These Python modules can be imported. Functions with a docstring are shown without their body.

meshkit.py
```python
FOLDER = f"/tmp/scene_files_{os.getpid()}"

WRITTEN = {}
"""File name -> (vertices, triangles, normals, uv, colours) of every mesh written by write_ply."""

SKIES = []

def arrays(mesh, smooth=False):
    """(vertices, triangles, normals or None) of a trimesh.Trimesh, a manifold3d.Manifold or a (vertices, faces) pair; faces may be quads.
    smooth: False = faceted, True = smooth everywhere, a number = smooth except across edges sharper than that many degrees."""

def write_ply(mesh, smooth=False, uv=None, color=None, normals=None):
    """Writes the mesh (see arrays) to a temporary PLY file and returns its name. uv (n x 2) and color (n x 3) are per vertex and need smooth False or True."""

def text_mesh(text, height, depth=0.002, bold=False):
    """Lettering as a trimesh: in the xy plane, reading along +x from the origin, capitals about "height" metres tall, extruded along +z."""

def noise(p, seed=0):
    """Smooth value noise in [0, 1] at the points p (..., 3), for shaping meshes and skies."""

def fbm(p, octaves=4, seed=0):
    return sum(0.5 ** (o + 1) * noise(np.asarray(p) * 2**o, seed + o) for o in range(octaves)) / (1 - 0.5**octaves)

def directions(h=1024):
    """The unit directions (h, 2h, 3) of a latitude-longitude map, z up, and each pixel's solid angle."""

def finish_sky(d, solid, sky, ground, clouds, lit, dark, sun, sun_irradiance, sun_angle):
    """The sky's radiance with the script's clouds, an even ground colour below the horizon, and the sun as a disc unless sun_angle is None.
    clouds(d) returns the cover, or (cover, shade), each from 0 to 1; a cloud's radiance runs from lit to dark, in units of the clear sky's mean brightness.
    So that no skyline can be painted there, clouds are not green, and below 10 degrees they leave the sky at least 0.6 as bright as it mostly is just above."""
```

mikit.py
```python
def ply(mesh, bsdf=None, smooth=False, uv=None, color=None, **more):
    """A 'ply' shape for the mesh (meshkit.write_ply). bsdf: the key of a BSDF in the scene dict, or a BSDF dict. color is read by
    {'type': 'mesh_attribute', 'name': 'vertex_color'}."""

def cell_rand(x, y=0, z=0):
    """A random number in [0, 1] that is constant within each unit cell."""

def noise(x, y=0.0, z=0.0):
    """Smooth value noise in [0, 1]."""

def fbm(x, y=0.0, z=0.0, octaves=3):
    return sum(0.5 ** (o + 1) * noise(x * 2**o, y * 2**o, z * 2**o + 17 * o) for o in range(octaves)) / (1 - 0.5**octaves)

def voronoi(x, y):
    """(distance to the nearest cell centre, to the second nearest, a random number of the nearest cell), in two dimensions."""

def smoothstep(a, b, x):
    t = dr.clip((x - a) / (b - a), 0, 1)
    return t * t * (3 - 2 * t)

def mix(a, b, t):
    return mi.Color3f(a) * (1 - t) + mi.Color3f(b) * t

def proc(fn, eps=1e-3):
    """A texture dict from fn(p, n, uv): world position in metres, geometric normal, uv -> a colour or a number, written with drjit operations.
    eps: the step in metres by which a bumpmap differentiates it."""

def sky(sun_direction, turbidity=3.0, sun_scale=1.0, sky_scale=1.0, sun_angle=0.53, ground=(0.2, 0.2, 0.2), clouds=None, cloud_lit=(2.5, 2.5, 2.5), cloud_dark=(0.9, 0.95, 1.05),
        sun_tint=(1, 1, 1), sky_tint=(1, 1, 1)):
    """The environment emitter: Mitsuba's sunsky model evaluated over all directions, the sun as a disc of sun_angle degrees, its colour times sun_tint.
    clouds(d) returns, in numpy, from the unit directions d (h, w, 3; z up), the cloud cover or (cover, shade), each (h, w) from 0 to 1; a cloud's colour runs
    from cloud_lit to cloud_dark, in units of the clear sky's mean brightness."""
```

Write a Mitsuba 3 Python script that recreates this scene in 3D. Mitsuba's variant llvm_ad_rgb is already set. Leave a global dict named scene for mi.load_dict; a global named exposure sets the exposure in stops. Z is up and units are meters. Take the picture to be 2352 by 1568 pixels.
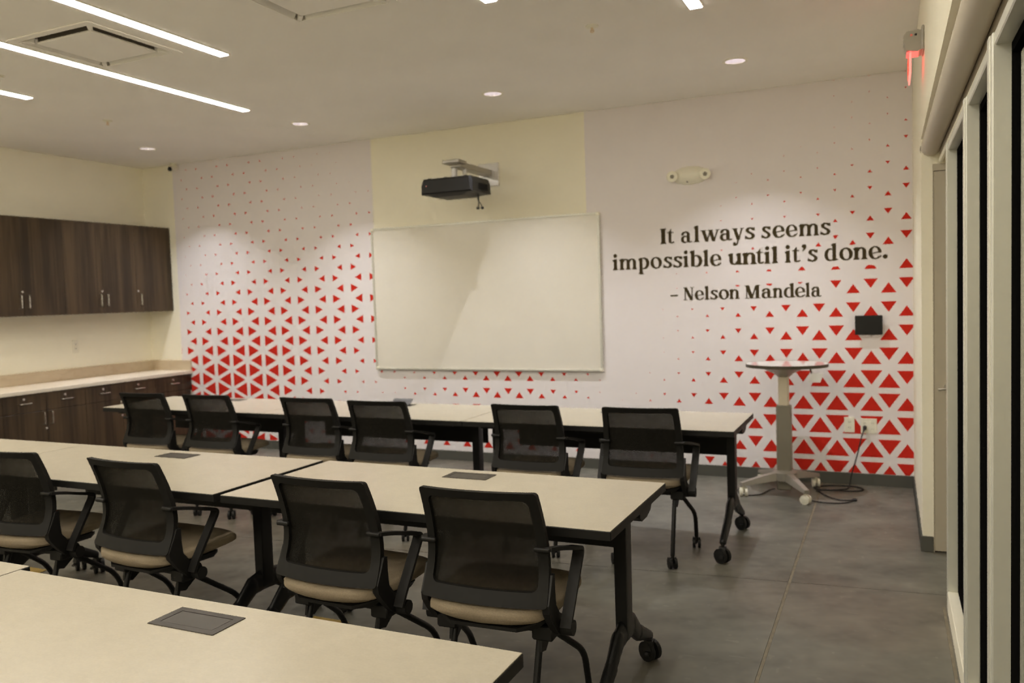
import math, random
import numpy as np
import trimesh
import mitsuba as mi
import mikit
from mikit import proc, noise, fbm, smoothstep, mix
import drjit as dr
import shapely
from shapely.geometry import Polygon, Point, LineString, box as sbox, MultiPoint
from shapely import affinity
from shapely.ops import unary_union
from scipy.interpolate import RBFInterpolator, CubicSpline

random.seed(3); np.random.seed(3)
T = mi.ScalarTransform4f
scene, labels = {}, {}

# ------------------------------------------------------------------ camera, lights, exposure
CAM, YAW, PITCH, ROLL, FOCAL = np.array([-.1697, -6.7024, 1.5085]), .4297, -.0545, -.0316, 1889.63
_r = np.array([math.cos(YAW), math.sin(YAW), 0]); _f = np.array([-math.sin(YAW) * math.cos(PITCH), math.cos(YAW) * math.cos(PITCH), math.sin(PITCH)])
_u = np.cross(_r, _f); _up = -_r * math.sin(ROLL) + _u * math.cos(ROLL)
scene['camera'] = {'type': 'thinlens', 'fov': math.degrees(2 * math.atan(1176 / FOCAL)), 'fov_axis': 'x', 'near_clip': .05, 'far_clip': 60.,
                   'aperture_radius': .0035, 'focus_distance': 2.3,
                   'to_world': T().look_at(origin=CAM.tolist(), target=(CAM + _f).tolist(), up=_up.tolist())}
exposure = 0.27
H = 3.05                       # ceiling height
STRIP = [23.4, 22.0, 19.4]       # radiance of the linear ceiling lights
SPOT = [8.2, 8.2, 8.6]       # intensity of each recessed downlight
CAN = [8.5, 7.4, 6.4]          # radiance of the downlight lens
# (x, far end, near end) of the linear lights; the last ones stand behind the camera
LINEAR = [(-3.875, -2.73, -6.40), (-4.79, -1.54, -5.20), (-5.79, -2.65, -6.30), (-2.04, -2.75, -6.40), (-1.11, -2.11, -5.80), (-6.6, -3.6, -7.2), (-3.0, -6.6, -9.2), (-1.0, -6.6, -9.2), (-5.0, -6.6, -9.2), (-4.0, -7.0, -9.2), (-2.0, -7.0, -9.2), (-6.0, -7.4, -9.2), (-.5, -7.2, -9.2), (-3.5, -7.2, -9.2), (-2.5, -7.2, -9.2), (-1.5, -7.2, -9.2)]
DOWN = [(-6.68, -.82), (-4.76, -.915), (-2.89, -.977), (-1.10, -.909)]

# ------------------------------------------------------------------ mesh helpers
cat = trimesh.util.concatenate

def hull(points):
    return trimesh.convex.convex_hull(np.asarray(points, float))

def box(x0, x1, y0, y1, z0, z1, b=0.0):
    if x0 > x1: x0, x1 = x1, x0
    if y0 > y1: y0, y1 = y1, y0
    if z0 > z1: z0, z1 = z1, z0
    if b <= 0:
        return trimesh.creation.box(bounds=[[x0, y0, z0], [x1, y1, z1]])
    b = min(b, (x1 - x0) * .45, (y1 - y0) * .45, (z1 - z0) * .45)
    P = []
    for x, sx in ((x0, 1), (x1, -1)):
        for y, sy in ((y0, 1), (y1, -1)):
            for z, sz in ((z0, 1), (z1, -1)):
                P += [(x, y + sy * b, z + sz * b), (x + sx * b, y, z + sz * b), (x + sx * b, y + sy * b, z)]
    return hull(P)

def cyl(p0, p1, r, n=20, r1=None):
    p0, p1 = np.array(p0, float), np.array(p1, float)
    return tube([p0, p1], [r, r if r1 is None else r1], n)

def tube(path, r, n=12, cap=True):
    p = np.asarray(path, float); m = len(p)
    rr = np.broadcast_to(np.asarray(r, float), (m,))
    t = np.zeros_like(p); t[1:-1] = p[2:] - p[:-2]; t[0] = p[1] - p[0]; t[-1] = p[-1] - p[-2]
    t /= np.linalg.norm(t, axis=1, keepdims=True)
    a = np.cross(t[0], [0, 0, 1.]) if abs(t[0][2]) < .9 else np.cross(t[0], [1., 0, 0])
    ang = np.arange(n) * 2 * np.pi / n; V = []
    for i in range(m):
        a = a - t[i] * (a @ t[i]); a /= np.linalg.norm(a); b = np.cross(t[i], a)
        V.append(p[i] + rr[i] * (np.cos(ang)[:, None] * a + np.sin(ang)[:, None] * b))
    V = np.vstack(V); F = []
    for i in range(m - 1):
        for j in range(n):
            q = (i * n + j, i * n + (j + 1) % n, (i + 1) * n + (j + 1) % n, (i + 1) * n + j)
            F += [(q[0], q[1], q[2]), (q[0], q[2], q[3])]
    if cap:
        k = len(V); V = np.vstack([V, p[0], p[-1]])
        for j in range(n):
            F.append((k, (j + 1) % n, j)); F.append((k + 1, (m - 1) * n + j, (m - 1) * n + (j + 1) % n))
    return trimesh.Trimesh(V, F, process=False)

def smooth_path(pts, n=40):
    p = np.asarray(pts, float); s = np.r_[0, np.cumsum(np.linalg.norm(np.diff(p, axis=0), axis=1))]
    return CubicSpline(s, p)(np.linspace(0, s[-1], n))

def round_path(pts, r, k=6):
    """Polyline with its corners rounded by arcs of about radius r."""
    p = [np.array(q, float) for q in pts]; out = [p[0]]
    for a, b, c in zip(p[:-2], p[1:-1], p[2:]):
        u, v = (a - b), (c - b); d = min(r, np.linalg.norm(u) * .45, np.linalg.norm(v) * .45)
        s, e = b + u / np.linalg.norm(u) * d, b + v / np.linalg.norm(v) * d
        for t in np.linspace(0, 1, k): out.append((1 - t) ** 2 * s + 2 * t * (1 - t) * b + t * t * e)
    return np.array(out + [p[-1]])

def lathe(profile, n=40, center=(0, 0, 0)):
    m = trimesh.creation.revolve(np.asarray(profile, float), sections=n)
    m.apply_translation(center)
    if m.volume < 0: m.invert()
    return m

def extrude(poly, h):
    geoms = getattr(poly, 'geoms', [poly])
    return cat([trimesh.creation.extrude_polygon(g, h, engine='earcut') for g in geoms if g.area > 1e-9])

def map_xyz(m, f):
    """New mesh from a function of its vertex columns; winding is mended."""
    m = m.copy(); m.vertices = np.stack(f(*m.vertices.T), -1)
    if m.is_watertight and m.volume < 0: m.invert()
    return m

def on_wall_y(poly, y0, y1):
    """A polygon in (x, z) extruded between y0 and y1."""
    m = extrude(poly, abs(y1 - y0)); lo = min(y0, y1)
    m.vertices = np.stack([m.vertices[:, 0], lo + m.vertices[:, 2], m.vertices[:, 1]], -1); m.invert(); return m

def on_wall_x(poly, x0, x1):
    """A polygon in (y, z) extruded between x0 and x1."""
    m = extrude(poly, abs(x1 - x0)); lo = min(x0, x1)
    m.vertices = np.stack([lo + m.vertices[:, 2], m.vertices[:, 0], m.vertices[:, 1]], -1); return m

def rrect(x0, x1, y0, y1, r, n=6):
    return sbox(x0 + r, y0 + r, x1 - r, y1 - r).buffer(r, quad_segs=n)

# ------------------------------------------------------------------ scene helpers
def numbered(key):
    if not any(k == key or k.startswith(key + '__') for k in list(scene) + list(labels)): return key
    i = 1
    while any(k == f'{key}_{i:03d}' or k.startswith(f'{key}_{i:03d}__') for k in list(scene) + list(labels)): i += 1
    return f'{key}_{i:03d}'

def tag(key, label=None, category=None, group=None, kind=None):
    d = {k: v for k, v in dict(label=label, category=category, group=group, kind=kind).items() if v}
    labels[key] = d; return key

def add(parent, name, mesh, mat, smooth=False, label=None, tw=None, kind=None, **more):
    key = numbered(f'{parent}__{name}') if parent else name
    d = dict(mesh) if isinstance(mesh, dict) else mikit.ply(mesh, mat, smooth=smooth, **more)
    if tw is not None: d['to_world'] = tw
    scene[key] = d
    if label or kind: labels[key] = {k: v for k, v in dict(label=label, kind=kind).items() if v}
    return key

def thing(name, label, category, group=None):
    return tag(numbered(name), label, category, group)

def wheel(x, y, r, o0, o1, deg, off=0.0, n=22):
    """One wheel of a twin caster: from o0 to o1 along an axle turned by deg from the x axis."""
    a = math.radians(deg); u = np.array([math.cos(a), math.sin(a), 0]); v = np.array([-math.sin(a), math.cos(a), 0])
    c = np.array([x, y, r]) + v * off
    return cat([cyl(c + u * o0, c + u * o1, r, n), cyl(c + u * o1, c + u * (o1 + math.copysign(.002, o1)), r * .72, n, r * .6)])

class Proto:
    """Parts built once, then placed many times under each copy's own key."""
    def __init__(self): self.parts = []
    def part(self, path, mesh, mat, smooth=False, label=None):
        base = path; i = 1
        while any(p == path for p, *_ in self.parts): path = f'{base}_{i:03d}'; i += 1
        self.parts.append((path, mikit.ply(mesh, mat, smooth=smooth), label)); return path
    def place(self, name, tw, label, category, group=None):
        key = thing(name, label, category, group)
        for path, d, lab in self.parts:
            scene[f'{key}__{path}'] = {**d, 'to_world': tw}
            if lab: labels[f'{key}__{path}'] = {'label': lab}
        return key

# ------------------------------------------------------------------ materials
def rgb(*c): return {'type': 'rgb', 'value': list(c)}
def diffuse(name, c): scene[name] = {'type': 'diffuse', 'reflectance': c if isinstance(c, dict) else rgb(*c)}
def plastic(name, c, rough=.3, spec=.5, **more):
    scene[name] = {'type': 'principled', 'base_color': c if isinstance(c, dict) else rgb(*c), 'roughness': rough, 'specular': spec, **more}

def wall_fn(base):
    def fn(p, n, uv):
        return mi.Color3f(*base) * (.97 + .06 * fbm(p.x * 3, p.y * 3, p.z * 3, 3))
    return fn
diffuse('m_wall', proc(wall_fn((.895, .855, .71))))
diffuse('m_ceiling', proc(wall_fn((.92, .892, .835))))
diffuse('m_paper', (.81, .765, .775))
diffuse('m_red', (.57, .030, .020))
diffuse('m_ink', (.055, .042, .020))
diffuse('m_base', (.095, .095, .083))

def concrete(p, n, uv):
    a = fbm(p.x * 1.3 + 3, p.y * 1.3, .5, 4); b = fbm(p.x * 4.5 + 2.5 * a, p.y * 5.0, 1.7, 4); c = fbm(p.x * 26, p.y * 26, .2, 3)
    streak = fbm(p.x * 3.5 + p.y * 3.0 + 2.5 * a, p.y * 9 - p.x * 5, 4.4, 4)
    v = .64 + .62 * (a - .5) + .58 * (b - .5) + .16 * (c - .5) + .40 * (streak - .5)
    warm = smoothstep(.40, .62, fbm(p.x * 1.5 + 9, p.y * 1.5, 2.2, 3))
    fleck = smoothstep(.90, .95, noise(p.x * 26, p.y * 34, 3))
    col = mix((.200, .195, .162), (.205, .186, .150), warm)
    return col * (.93 * dr.maximum(v, .25)) * (1 + .16 * fleck)
def concrete_rough(p, n, uv): return .30 + .22 * fbm(p.x * 4, p.y * 4, 8.0, 3)
plastic('m_concrete', proc(concrete), proc(concrete_rough), .5)
def filler(p, n, uv): return mix((.19, .165, .115), (.14, .118, .08), noise(p.x * 90, p.y * 35, 0))
plastic('m_filler', proc(filler), .5, .4)
diffuse('m_joint', (.03, .026, .02))

def wood(p, n, uv):
    w = p.y + p.x * .7
    g1 = fbm(w * 9.0 + .6 * noise(p.z * 1.5, w * 2), p.z * .55, 2.0, 3); g2 = fbm(w * 55, p.z * 1.6, 5.0, 3); g3 = noise(w * 170, p.z * 5, 1)
    t = smoothstep(.22, .80, .55 * g1 + .33 * g2 + .12 * g3)
    return mix((.024, .0148, .0075), (.076, .048, .0235), t)
plastic('m_wood', proc(wood), .42, .4)
def marble(p, n, uv):
    u = p.x + p.y
    f = fbm(p.y * 3.5 + p.x * 2, p.z * 9, 1.0, 4); v = fbm(u * 6 + 2.5 * f, p.z * 14, 3, 4)
    vein = smoothstep(.05, .0, dr.abs(v - .5))
    return mix((.60, .50, .36), (.50, .38, .245), .35 * smoothstep(.35, .7, f) + .35 * vein)
plastic('m_marble', proc(marble), .22, .5)
plastic('m_counter', (.72, .66, .56), .20, .5)

def laminate(p, n, uv):
    f = fbm(p.x * 60 + 3 * noise(p.x * 20, p.y * 20), p.y * 140, .3, 3); g = noise(p.x * 240 + p.y * 60, p.y * 300 - p.x * 80, 2); s = fbm(p.x * 16, p.y * 16, 5, 2)
    return mi.Color3f(.385, .348, .278) * (.95 + .07 * (f - .5) + .05 * (g - .5) + .05 * (s - .5) + .02)
plastic('m_laminate', proc(laminate), .28, .6)
plastic('m_edge', (.0075, .007, .0065), .5, .25)
plastic('m_black_metal', (.006, .006, .006), .38, .28)
plastic('m_black_plastic', (.008, .0075, .007), .48, .28)
plastic('m_frame_plastic', (.0085, .008, .007), .6, .2)
plastic('m_rubber', (.008, .008, .008), .5, .3)
diffuse('m_weave', (.026, .024, .020))
def fabric(p, n, uv):
    w = noise(p.x * 420, p.y * 420, p.z * 420); f = fbm(p.x * 30, p.y * 30, p.z * 30, 2)
    return mi.Color3f(.235, .19, .132) * (.80 + .28 * w + .12 * f)
plastic('m_fabric', proc(fabric), .9, .1, sheen=.25)
plastic('m_module', (.032, .027, .023), .42, .4)
plastic('m_module_inner', (.042, .037, .032), .42, .4)
diffuse('m_dark', (.006, .006, .006))
plastic('m_white_plastic', (.84, .81, .68), .35, .5)
plastic('m_white_gloss', (.74, .72, .70), .12, .6)
plastic('m_board', (.77, .73, .645), .17, .5)
scene['m_alu'] = {'type': 'principled', 'base_color': rgb(.60, .595, .53), 'roughness': .40, 'metallic': .45, 'specular': .5}
scene['m_chrome'] = {'type': 'roughconductor', 'material': 'none', 'alpha': .14, 'specular_reflectance': rgb(.72, .70, .66)}
scene['m_silver'] = {'type': 'principled', 'base_color': rgb(.36, .335, .295), 'roughness': .34, 'metallic': .5, 'specular': .5}
plastic('m_column_light', (.62, .545, .42), .35, .5)
plastic('m_column_grey', (.20, .182, .142), .42, .45)
plastic('m_blind', (.46, .41, .335), .5, .35)
plastic('m_door', (.43, .385, .30), .4, .45)
scene['m_glass'] = {'type': 'thindielectric', 'int_ior': 1.5}
scene['m_reflector'] = {'type': 'twosided', 'bsdf': {'type': 'principled', 'base_color': rgb(.80, .79, .88), 'roughness': .22, 'metallic': .5, 'specular': .6}}
plastic('m_brass', (.42, .28, .07), .35, .5)
plastic('m_sprinkler', (.70, .55, .36), .35, .5)
diffuse('m_slot', (.10, .088, .07))
plastic('m_red_glow', (.75, .20, .17), .3, .5)
plastic('m_brown_edge', (.045, .035, .022), .4, .4)
plastic('m_table_gloss', (.42, .40, .38), .06, .9, clearcoat=.6, clearcoat_gloss=.9)
plastic('m_cable', (.012, .012, .012), .5, .4)

# ------------------------------------------------------------------ the setting
XL, XR, YB, YF = -7.684, 0.0, 0.0, -9.4
WALL_END, HEAD = -1.59, 2.302             # where the right wall gives way to the glazed opening, and the head of that opening

# floor: slabs with saw-cut joints
tag('floor', kind='structure')
GX, GY = -.639, -2.36
add('', 'floor', box(XL - .1, 1.25, YF - .1, .1, -.20, -.012), 'm_joint')
def gy(x): return -2.345 - .088 * (-.6 - x) if x < -.6 else -2.345 + .075 * (x + .6)
for (xa, xb, up) in [(XL - .1, GX - .0078, 1), (GX + .0078, 1.25, 1), (XL - .1, GX - .0078, 0), (GX + .0078, 1.25, 0)]:
    q = .0022
    if up: P = Polygon([(xa, gy(xa) + q), (xb, gy(xb) + q), (xb, .1), (xa, .1)])
    else: P = Polygon([(xa, YF - .1), (xb, YF - .1), (xb, gy(xb) - q), (xa, gy(xa) - q)])
    m = extrude(P, .15); m.apply_translation((0, 0, -.15)); add('floor', 'slab', m, 'm_concrete')
add('floor', 'joint_filler', box(GX - .0068, GX + .0068, YF - .1, .1, -.15, -.0010), 'm_filler', label='tan filler in the long saw-cut joint')
add('floor', 'joint_filler', on_wall_x(Polygon([(0, 0), (0, 0)]).buffer(.001), 0, .001) if False else box(.052, .064, -6.3, -2.47, -.15, .0035), 'm_filler', label='tan sealant bead along the window sill')

# ceiling with round holes for the downlights
tag('ceiling', kind='structure')
cp = sbox(XL - .1, YF - .1, 1.25, .1)
AC = [(-4.385, -3.215), (-2.795, -3.285)]
for x, y in AC: cp = cp.difference(sbox(x - .30, y - .30, x + .30, y + .30))
for x, y in DOWN: cp = cp.difference(Point(x, y).buffer(.070, quad_segs=12))
m = extrude(cp, .14); m.apply_translation((0, 0, H)); add('', 'ceiling', m, 'm_ceiling')
add('ceiling', 'access_panel', box(-5.42, -4.966, -.965, -.44, H - .0022, H), 'm_ceiling')

tag('wall_back', kind='structure'); add('', 'wall_back', box(XL - .1, 1.25, 0, .12, 0, H), 'm_wall')
tag('wall_left', kind='structure'); add('', 'wall_left', box(XL - .12, XL, YF, 0, 0, H), 'm_wall')
tag('wall_front', kind='structure'); add('', 'wall_front', box(XL - .1, 1.25, YF - .12, YF, 0, H), 'm_wall')
tag('wall_right', kind='structure')
add('', 'wall_right', cat([box(0, .056, WALL_END, 0, 0, H), box(0, .20, -6.3, WALL_END, HEAD, H), box(0, .20, YF, -6.3, 0, H)]), 'm_wall')
tag('wall_alcove', kind='structure')
add('', 'wall_alcove', cat([box(.98, 1.06, -2.47, WALL_END, 0, HEAD), box(.125, .98, -2.53, -2.47, 0, HEAD), box(.20, 1.06, -2.53, WALL_END, HEAD, HEAD + .06), box(.056, 1.06, WALL_END + .001, WALL_END + .06, 2.16, HEAD + .06)]), 'm_wall')

# baseboards
tag('baseboard_back', kind='structure'); add('', 'baseboard_back', box(-7.08, 0, -.009, 0, 0, .088, .002), 'm_base')
tag('baseboard_right', kind='structure')
add('', 'baseboard_right', cat([box(-.009, 0, WALL_END - .009, -.009, 0, .088, .002), box(-.009, .054, WALL_END - .009, WALL_END, 0, .088, .002)]), 'm_base')
tag('baseboard_front', kind='structure'); add('', 'baseboard_front', box(XL, 0, YF, YF + .009, 0, .088), 'm_base')

# door in the far wall of the alcove
tag('door_1', kind='structure'); add('', 'door_1', box(.060, .96, WALL_END - .004, WALL_END + .045, .008, 2.12, .002), 'm_door')
lv = cat([cyl((.135, WALL_END - .004, .935), (.135, WALL_END - .018, .935), .026), tube(round_path([(.135, WALL_END - .01, .935), (.135, WALL_END - .055, .935), (.078, WALL_END - .055, .925)], .015), .009, 10)])
add('door_1', 'lever_handle', lv, 'm_chrome', 40, label='chrome lever handle')
tag('trim_1', kind='structure'); add('', 'trim_1', cat([box(.0565, .060, WALL_END - .006, WALL_END + .05, 0, 2.16), box(.0565, .98, WALL_END - .006, WALL_END + .05, 2.123, 2.16)]), 'm_door')

# glazed storefront in the right wall
tag('window_1', kind='structure')
POSTS = [-2.50, -3.485, -4.245, -5.2, -6.25]
SX0, SX1, SXG = .070, .165, .122
add('', 'window_1', box(SX0, SX1, -6.3, -2.53, 0.0, .10, .003), 'm_white_plastic', label=None)
for y in POSTS:
    if y == POSTS[0]: m = box(SX0, .1145, y - .03, y + .03, .0, 2.128, .003)
    else: m = cat([box(SX0, .112 if y > -4 else .142, y - .055, y + .06, .102, 2.128, .003), box(SX0 - .004, SX0 + .01, y - .022, y + .022, .102, 2.128, .002)])
    add('window_1', 'mullion', m, 'm_alu')
add('window_1', 'head_rail', box(SX0 + .005, SX1, -6.3, -2.53, 2.095, 2.128, .003), 'm_alu')
add('wall_right', 'bulkhead', box(.150, .20, -6.3, -2.47, 2.129, HEAD), 'm_wall')
for a, b in zip(POSTS[:-1], POSTS[1:]):
    ya, yb = a - .03, b + .06
    ring = sbox(yb, .102, ya, 2.10).difference(sbox(yb + .004, .13, ya - .028, 2.070))
    add('window_1', 'gasket', on_wall_x(ring, SXG - .010, SXG + .012), 'm_dark', label='black glazing gasket')
    add('window_1', 'pane', on_wall_x(sbox(yb + .002, .115, ya - .002, 2.095), SXG - .0005, SXG + .0005) if False else trimesh.Trimesh([[SXG, yb + .002, .115], [SXG, ya - .002, .115], [SXG, ya - .002, 2.095], [SXG, yb + .002, 2.095]], [[0, 2, 1], [0, 3, 2]], process=False), 'm_glass', label='dark glass pane with night outside')

# ------------------------------------------------------------------ printed wallpaper on the back wall
SR = [(-0.53,1.3,0.42),(-0.05,1.3,0.44),(-0.77,1.3,0.354),(-1.01,1.3,0.27),(-0.89,1.13,0.375),(-0.65,1.13,0.455),(-0.41,1.11,0.5),(-0.17,1.12,0.505),(-1.14,1.12,0.265),(-0.52,0.95,0.51),(-0.28,0.96,0.575),(-0.05,0.96,0.535),(-1.13,0.77,0.353),(-0.64,0.77,0.57),(-0.4,0.78,0.635),(-0.17,0.79,0.62),(-0.77,0.6,0.61),(-0.52,0.6,0.66),(-0.29,0.61,0.645),(-0.05,0.61,0.57),(-1.13,0.43,0.475),(-0.65,0.43,0.684),(-0.16,0.44,0.646),(-0.77,0.25,0.667),(-0.52,0.26,0.7),(-0.28,0.26,0.68),(-0.05,0.27,0.6),(-1.75,0.94,0.07),(-1.5,0.94,0.166),(-1.25,0.95,0.284),(-1.63,0.76,0.16),(-1.38,0.77,0.27),(-1.88,0.76,0.07),(-1.75,0.58,0.17),(-1.5,0.59,0.28),(-1.25,0.6,0.415),(-2.0,0.57,0.08),(-1.51,1.3,0.115),(-1.26,1.3,0.19),(-1.38,1.12,0.18),(-1.63,1.12,0.09),(-1.76,1.29,0.055),(-2.01,0.93,0.02),(-2.13,0.75,0.02),(-2.01,1.37,0.01),(-2.26,0.57,0.03),(-0.06,2.0,0.29),(-0.17,1.84,0.31),(-0.06,1.66,0.41),(-0.41,1.49,0.386),(-0.17,1.49,0.435),(-0.41,1.83,0.227),(-0.3,2.0,0.214),(-0.42,2.18,0.115),(-0.67,2.18,0.09),(-0.91,2.18,0.08),(-1.15,2.06,0.08),(-1.21,1.8,0.1),(-0.07,2.35,0.164),(-0.19,2.18,0.19),(-0.31,2.35,0.12),(-0.2,2.52,0.09),(-0.08,2.69,0.08),(-0.07,2.58,0.12),(-0.12,2.87,0.06),(-0.04,2.99,0.06),(-0.36,2.99,0.05),(-0.51,3.0,0.04),(-0.27,2.88,0.04),(-0.59,2.88,0.03),(-0.74,2.89,0.02),(-1.04,2.36,0.06),(-0.79,2.36,0.055),(-0.67,2.41,0.05),(-0.56,2.7,0.035),(-0.44,2.53,0.055),(-0.55,2.35,0.075),(-0.8,2.59,0.03),(-0.83,3.0,0.015),(-1.21,2.73,-.02),(-1.44,2.64,-.03),(-1.44,2.98,-.03),(-1.8,2.2,-.03),(-2.2,2.0,-.04),(-2.3,1.4,0),(-1.25,.25,.44),(-1.5,.2,.33),(-1.8,.2,.2),(-2.1,.2,.1),(-2.4,.2,.05)]
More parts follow.
